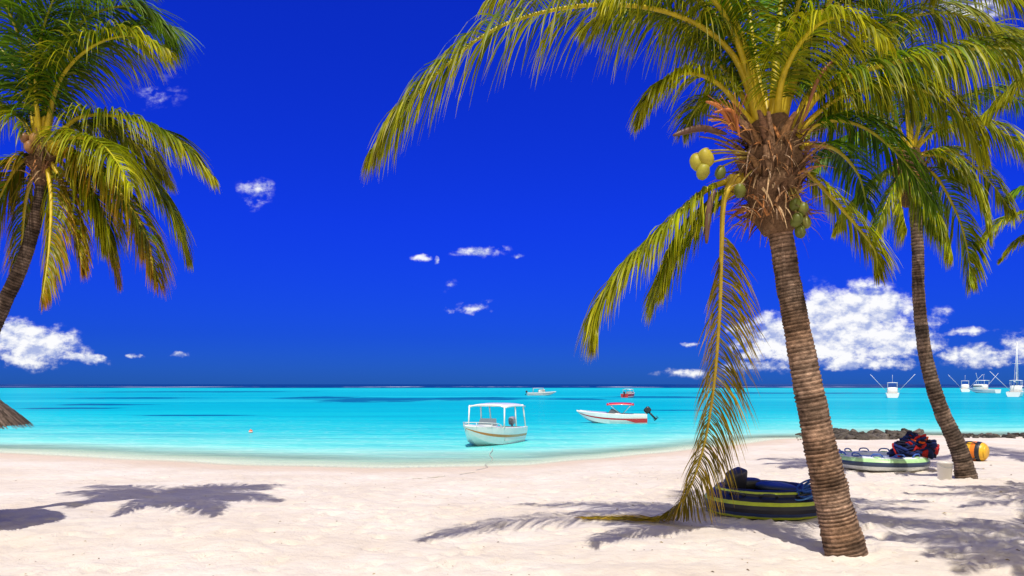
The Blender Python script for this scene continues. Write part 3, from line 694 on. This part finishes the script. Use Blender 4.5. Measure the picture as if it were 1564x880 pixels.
vs=[(r*math.cos(6.28318*j/N),r*math.sin(6.28318*j/N),z_) for r,z_ in prof for j in range(N)]
b.add(vs,[(i*N+j,i*N+(j+1)%N,(i+1)*N+(j+1)%N,(i+1)*N+j) for i in range(len(prof)-1) for j in range(N)],(.62,.59,.54))
b.tube([Vector((.2*math.cos(a/12*3.14159),-.02-.17*math.sin(a/12*3.14159),.46-.1*math.sin(a/12*3.14159))) for a in range(13)],.008,6,(.3,.3,.3))
b.build('plastic_bucket',[M_paint],loc=((1443-782)/1200*21.2,21.2,0))
# thatched umbrella (left)
root=empty('thatched_umbrella'); b=MB(); rnd=random.Random(8); cx,cy=-10.25,14.0; ap=3.15
b.tube([Vector((cx,cy,-.2)),Vector((cx,cy,3.0))],.07,10,(.2,.12,.07)); b.build('pole',[M_bark],root)
b=MB()
for lay in range(12):
    r0=.04+lay*.112; z0=ap-.02-r0*.88
    for k in range(int(60+lay*45)):
        a=rnd.random()*6.283; w_=rnd.uniform(.012,.03); L=rnd.uniform(.2,.32)
        o_=Vector((math.cos(a),math.sin(a),0)); t_=Vector((-o_.y,o_.x,0))
        p=Vector((cx,cy,z0+rnd.uniform(0,.03)))+o_*r0; d=(o_*1.0+t_*rnd.uniform(-.12,.12)+Vector((0,0,-.9-.12*rnd.random()))).normalized(); q=p+d*L
        g=rnd.uniform(.45,1.3); b.add([p-t_*w_,p+t_*w_,q+t_*w_*.5,q-t_*w_*.5],[(0,1,2,3)],(.23*g,.17*g,.13*g))
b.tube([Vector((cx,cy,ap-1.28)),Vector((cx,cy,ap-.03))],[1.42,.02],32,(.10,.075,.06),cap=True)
b.build('thatch_roof',[M_fibre],root,smooth=False)
# rocks
b=MB(); rnd=random.Random(12)
for k in range(230):
    if k<170: u=rnd.uniform(1215,1405); v=lerp(659,672,rnd.random())
    else: u=rnd.uniform(1462,1575); v=lerp(663,671,rnd.random())
    y=3360/(v-587); x=(u-782)/1200*y; s_=rnd.uniform(.08,.36)*(1 if k<170 else .7)*(.5 if u<1250 else 1)
    g=rnd.uniform(.4,1.4); b.sup((x,y,max(WZ,ground(x,y,False))+s_*.15),(s_*1.2,s_*.8,s_*.55),.8,Euler((rnd.random()*.5,rnd.random()*.5,rnd.random()*6)),(.10*g,.085*g,.072*g),nu=10,nv=7,lump=.45,seed=k*1.3)
b.build('rock_groyne',[M_rock],smooth=False)
b=MB(); random.seed(5)
for k in range(420):
    y=8.5+random.random()**1.2*17; x=random.uniform(-.66,.68)*y
    z_=ground(x,y)+.004; a=random.random()*6.28; L=random.uniform(.008,.024)*(1.8 if x>2 else 1)
    d=Vector((math.cos(a),math.sin(a),0))*L; w_=Vector((-d.y,d.x,0))*random.uniform(.12,.5)
    p=Vector((x,y,z_)); c_=random.choice([(.22,.15,.08),(.4,.3,.15),(.2,.14,.09),(.75,.7,.62)])
    b.add([p-d-w_,p+d-w_,p+d+w_,p-d+w_,p+Vector((0,0,L*.5))],[(0,1,4),(1,2,4),(2,3,4),(3,0,4)],c_)
b.build('beach_litter',[M_fibre],smooth=False)
# ------------------------------------------------------------------ world
EL=math.radians(64); az=Vector((0.12,1,0)).normalized()
w=bpy.data.worlds.new('World'); scene.world=w; w.use_nodes=True; w.node_tree.nodes.clear(); t=NT(w.node_tree)
out=t.new('ShaderNodeOutputWorld')
sky=t.new('ShaderNodeTexSky',sky_type='NISHITA',sun_disc=False,sun_elevation=EL,sun_rotation=math.pi+math.atan2(az.x,az.y),altitude=0,air_density=1.0,dust_density=0.3,ozone_density=4.0)
d=t.new('ShaderNodeTexCoord').outputs['Generated']
sp=t.new('ShaderNodeSeparateXYZ',{0:d}); dx,dy,dz=sp.outputs
tint=t.ramp(dz,[(0.0,(.03,.17,.95)),(.06,(.022,.13,1.05)),(.2,(.025,.125,1.4)),(.45,(.03,.135,1.55)),(1.0,(.2,.6,1.8))])
deep=t.mix(1.0,sky.outputs[0],tint,'MULTIPLY')
fillmask=t.mr(dy,.22,-.3,0,1,True)
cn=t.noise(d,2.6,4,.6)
fillsky=t.mix(t.mr(cn,.4,.6,.3,1),sky.outputs[0],(11.0,9.4,7.2))  # warm bright sky added behind the camera to neutralise the blue sand shadows
col=t.mix(fillmask,deep,fillsky)
yy=t.math('MAXIMUM',dy,.02); A=t.math('DIVIDE',dx,yy); B=t.math('DIVIDE',dz,yy)
ab=t.new('ShaderNodeCombineXYZ',{0:A,1:B}).outputs[0]
cl=[(55,530,70,32,1.05),(20,518,45,30,1.1),(125,548,45,8,.9),(388,296,28,22,.42),(735,384,42,9,.6),(638,394,18,5,.6),(790,394,10,4,.5),(725,468,28,10,.55),(668,398,5,6,.5),(690,436,14,12,.25),(212,545,14,4,.5),(270,543,18,5,.5),(682,474,12,4,.4),
(1300,482,92,52,1.35),(1265,512,135,42,1.2),(1370,520,70,30,1.15),(1185,515,70,32,1.0),(1320,555,110,11,.75),(1500,545,62,18,.9),(1435,487,20,20,.4),(1480,505,40,8,.5),(1050,572,50,8,.6),(1050,527,14,4,.5),(1150,562,60,12,.6),(1555,535,30,30,.5),(1490,10,50,30,.6),(240,140,40,30,.2)]
wn=t.new('ShaderNodeTexNoise',{'Vector':ab,'Scale':22.0,'Detail':4.0,'Roughness':.6}).outputs[1]
abw=t.vmath('ADD',ab,t.vmath('MULTIPLY',t.vmath('SUBTRACT',wn,(.5,.5,.5)).outputs[0],(.045,.026,0)).outputs[0]).outputs[0]
mk=None
for u,v,ru,rv,s_ in cl:
    a0,b0=(u-782)/1200,(587-v)/1200
    dd=t.vmath('LENGTH',t.vmath('MULTIPLY',t.vmath('SUBTRACT',abw,(a0,b0,0)).outputs[0],(1200/ru/1.25,1200/rv/1.25,0)).outputs[0]).outputs['Value']
    q=t.math('MULTIPLY',t.math('SUBTRACT',1.0,dd,clamp=True),s_)
    mk=q if mk is None else t.math('MAXIMUM',mk,q)
absq=t.vmath('MULTIPLY',ab,(1,1.5,0)).outputs[0]
nz=t.noise(absq,30,8,.64); nz2=t.noise(t.vmath('ADD',absq,(-.004,.014,0)).outputs[0],30,6,.6)
inm=t.mr(mk,0.0,.15)
den=t.math('MULTIPLY',t.mr(t.math('ADD',t.math('MULTIPLY',mk,1.25),t.math('MULTIPLY',t.math('SUBTRACT',nz,.5),2.3)),.06,.80,0,1,True),inm)
den=t.math('MULTIPLY',den,t.mr(dy,.15,.3))
sh=t.math('ADD',t.mr(t.math('SUBTRACT',nz,nz2),-.13,.09,0,1),t.math('MULTIPLY',t.math('SUBTRACT',den,.7),.3))  # cloud shading put into the colour: lit tops, shaded undersides
ccol=t.mix(sh,(3.6,4.4,7.6),(10.2,10.2,10.2))
col=t.mix(t.math('MULTIPLY',den,.96),col,ccol)
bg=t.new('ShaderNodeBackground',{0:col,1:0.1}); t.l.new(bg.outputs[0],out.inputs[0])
sl=bpy.data.lights.new('sun','SUN'); sl.energy=4.6; sl.angle=math.radians(.5); sl.color=(1,.95,.87)
so=bpy.data.objects.new('sun',sl); scene.collection.objects.link(so)
so.rotation_euler=Vector((az.x*math.cos(EL),az.y*math.cos(EL),-math.sin(EL))).to_track_quat('-Z','Y').to_euler()
# ------------------------------------------------------------------ camera
cd=bpy.data.cameras.new('camera'); cam=bpy.data.objects.new('camera',cd); scene.collection.objects.link(cam)
cd.sensor_width=36; cd.lens=36*1200/1564; cd.shift_y=147/1564; cd.clip_end=60000; cd.clip_start=.1
cam.location=(0,0,CAMH); cam.rotation_euler=(math.radians(90),0,0); scene.camera=cam
scene.view_settings.view_transform='Standard'; scene.view_settings.look='None'; scene.view_settings.exposure=0
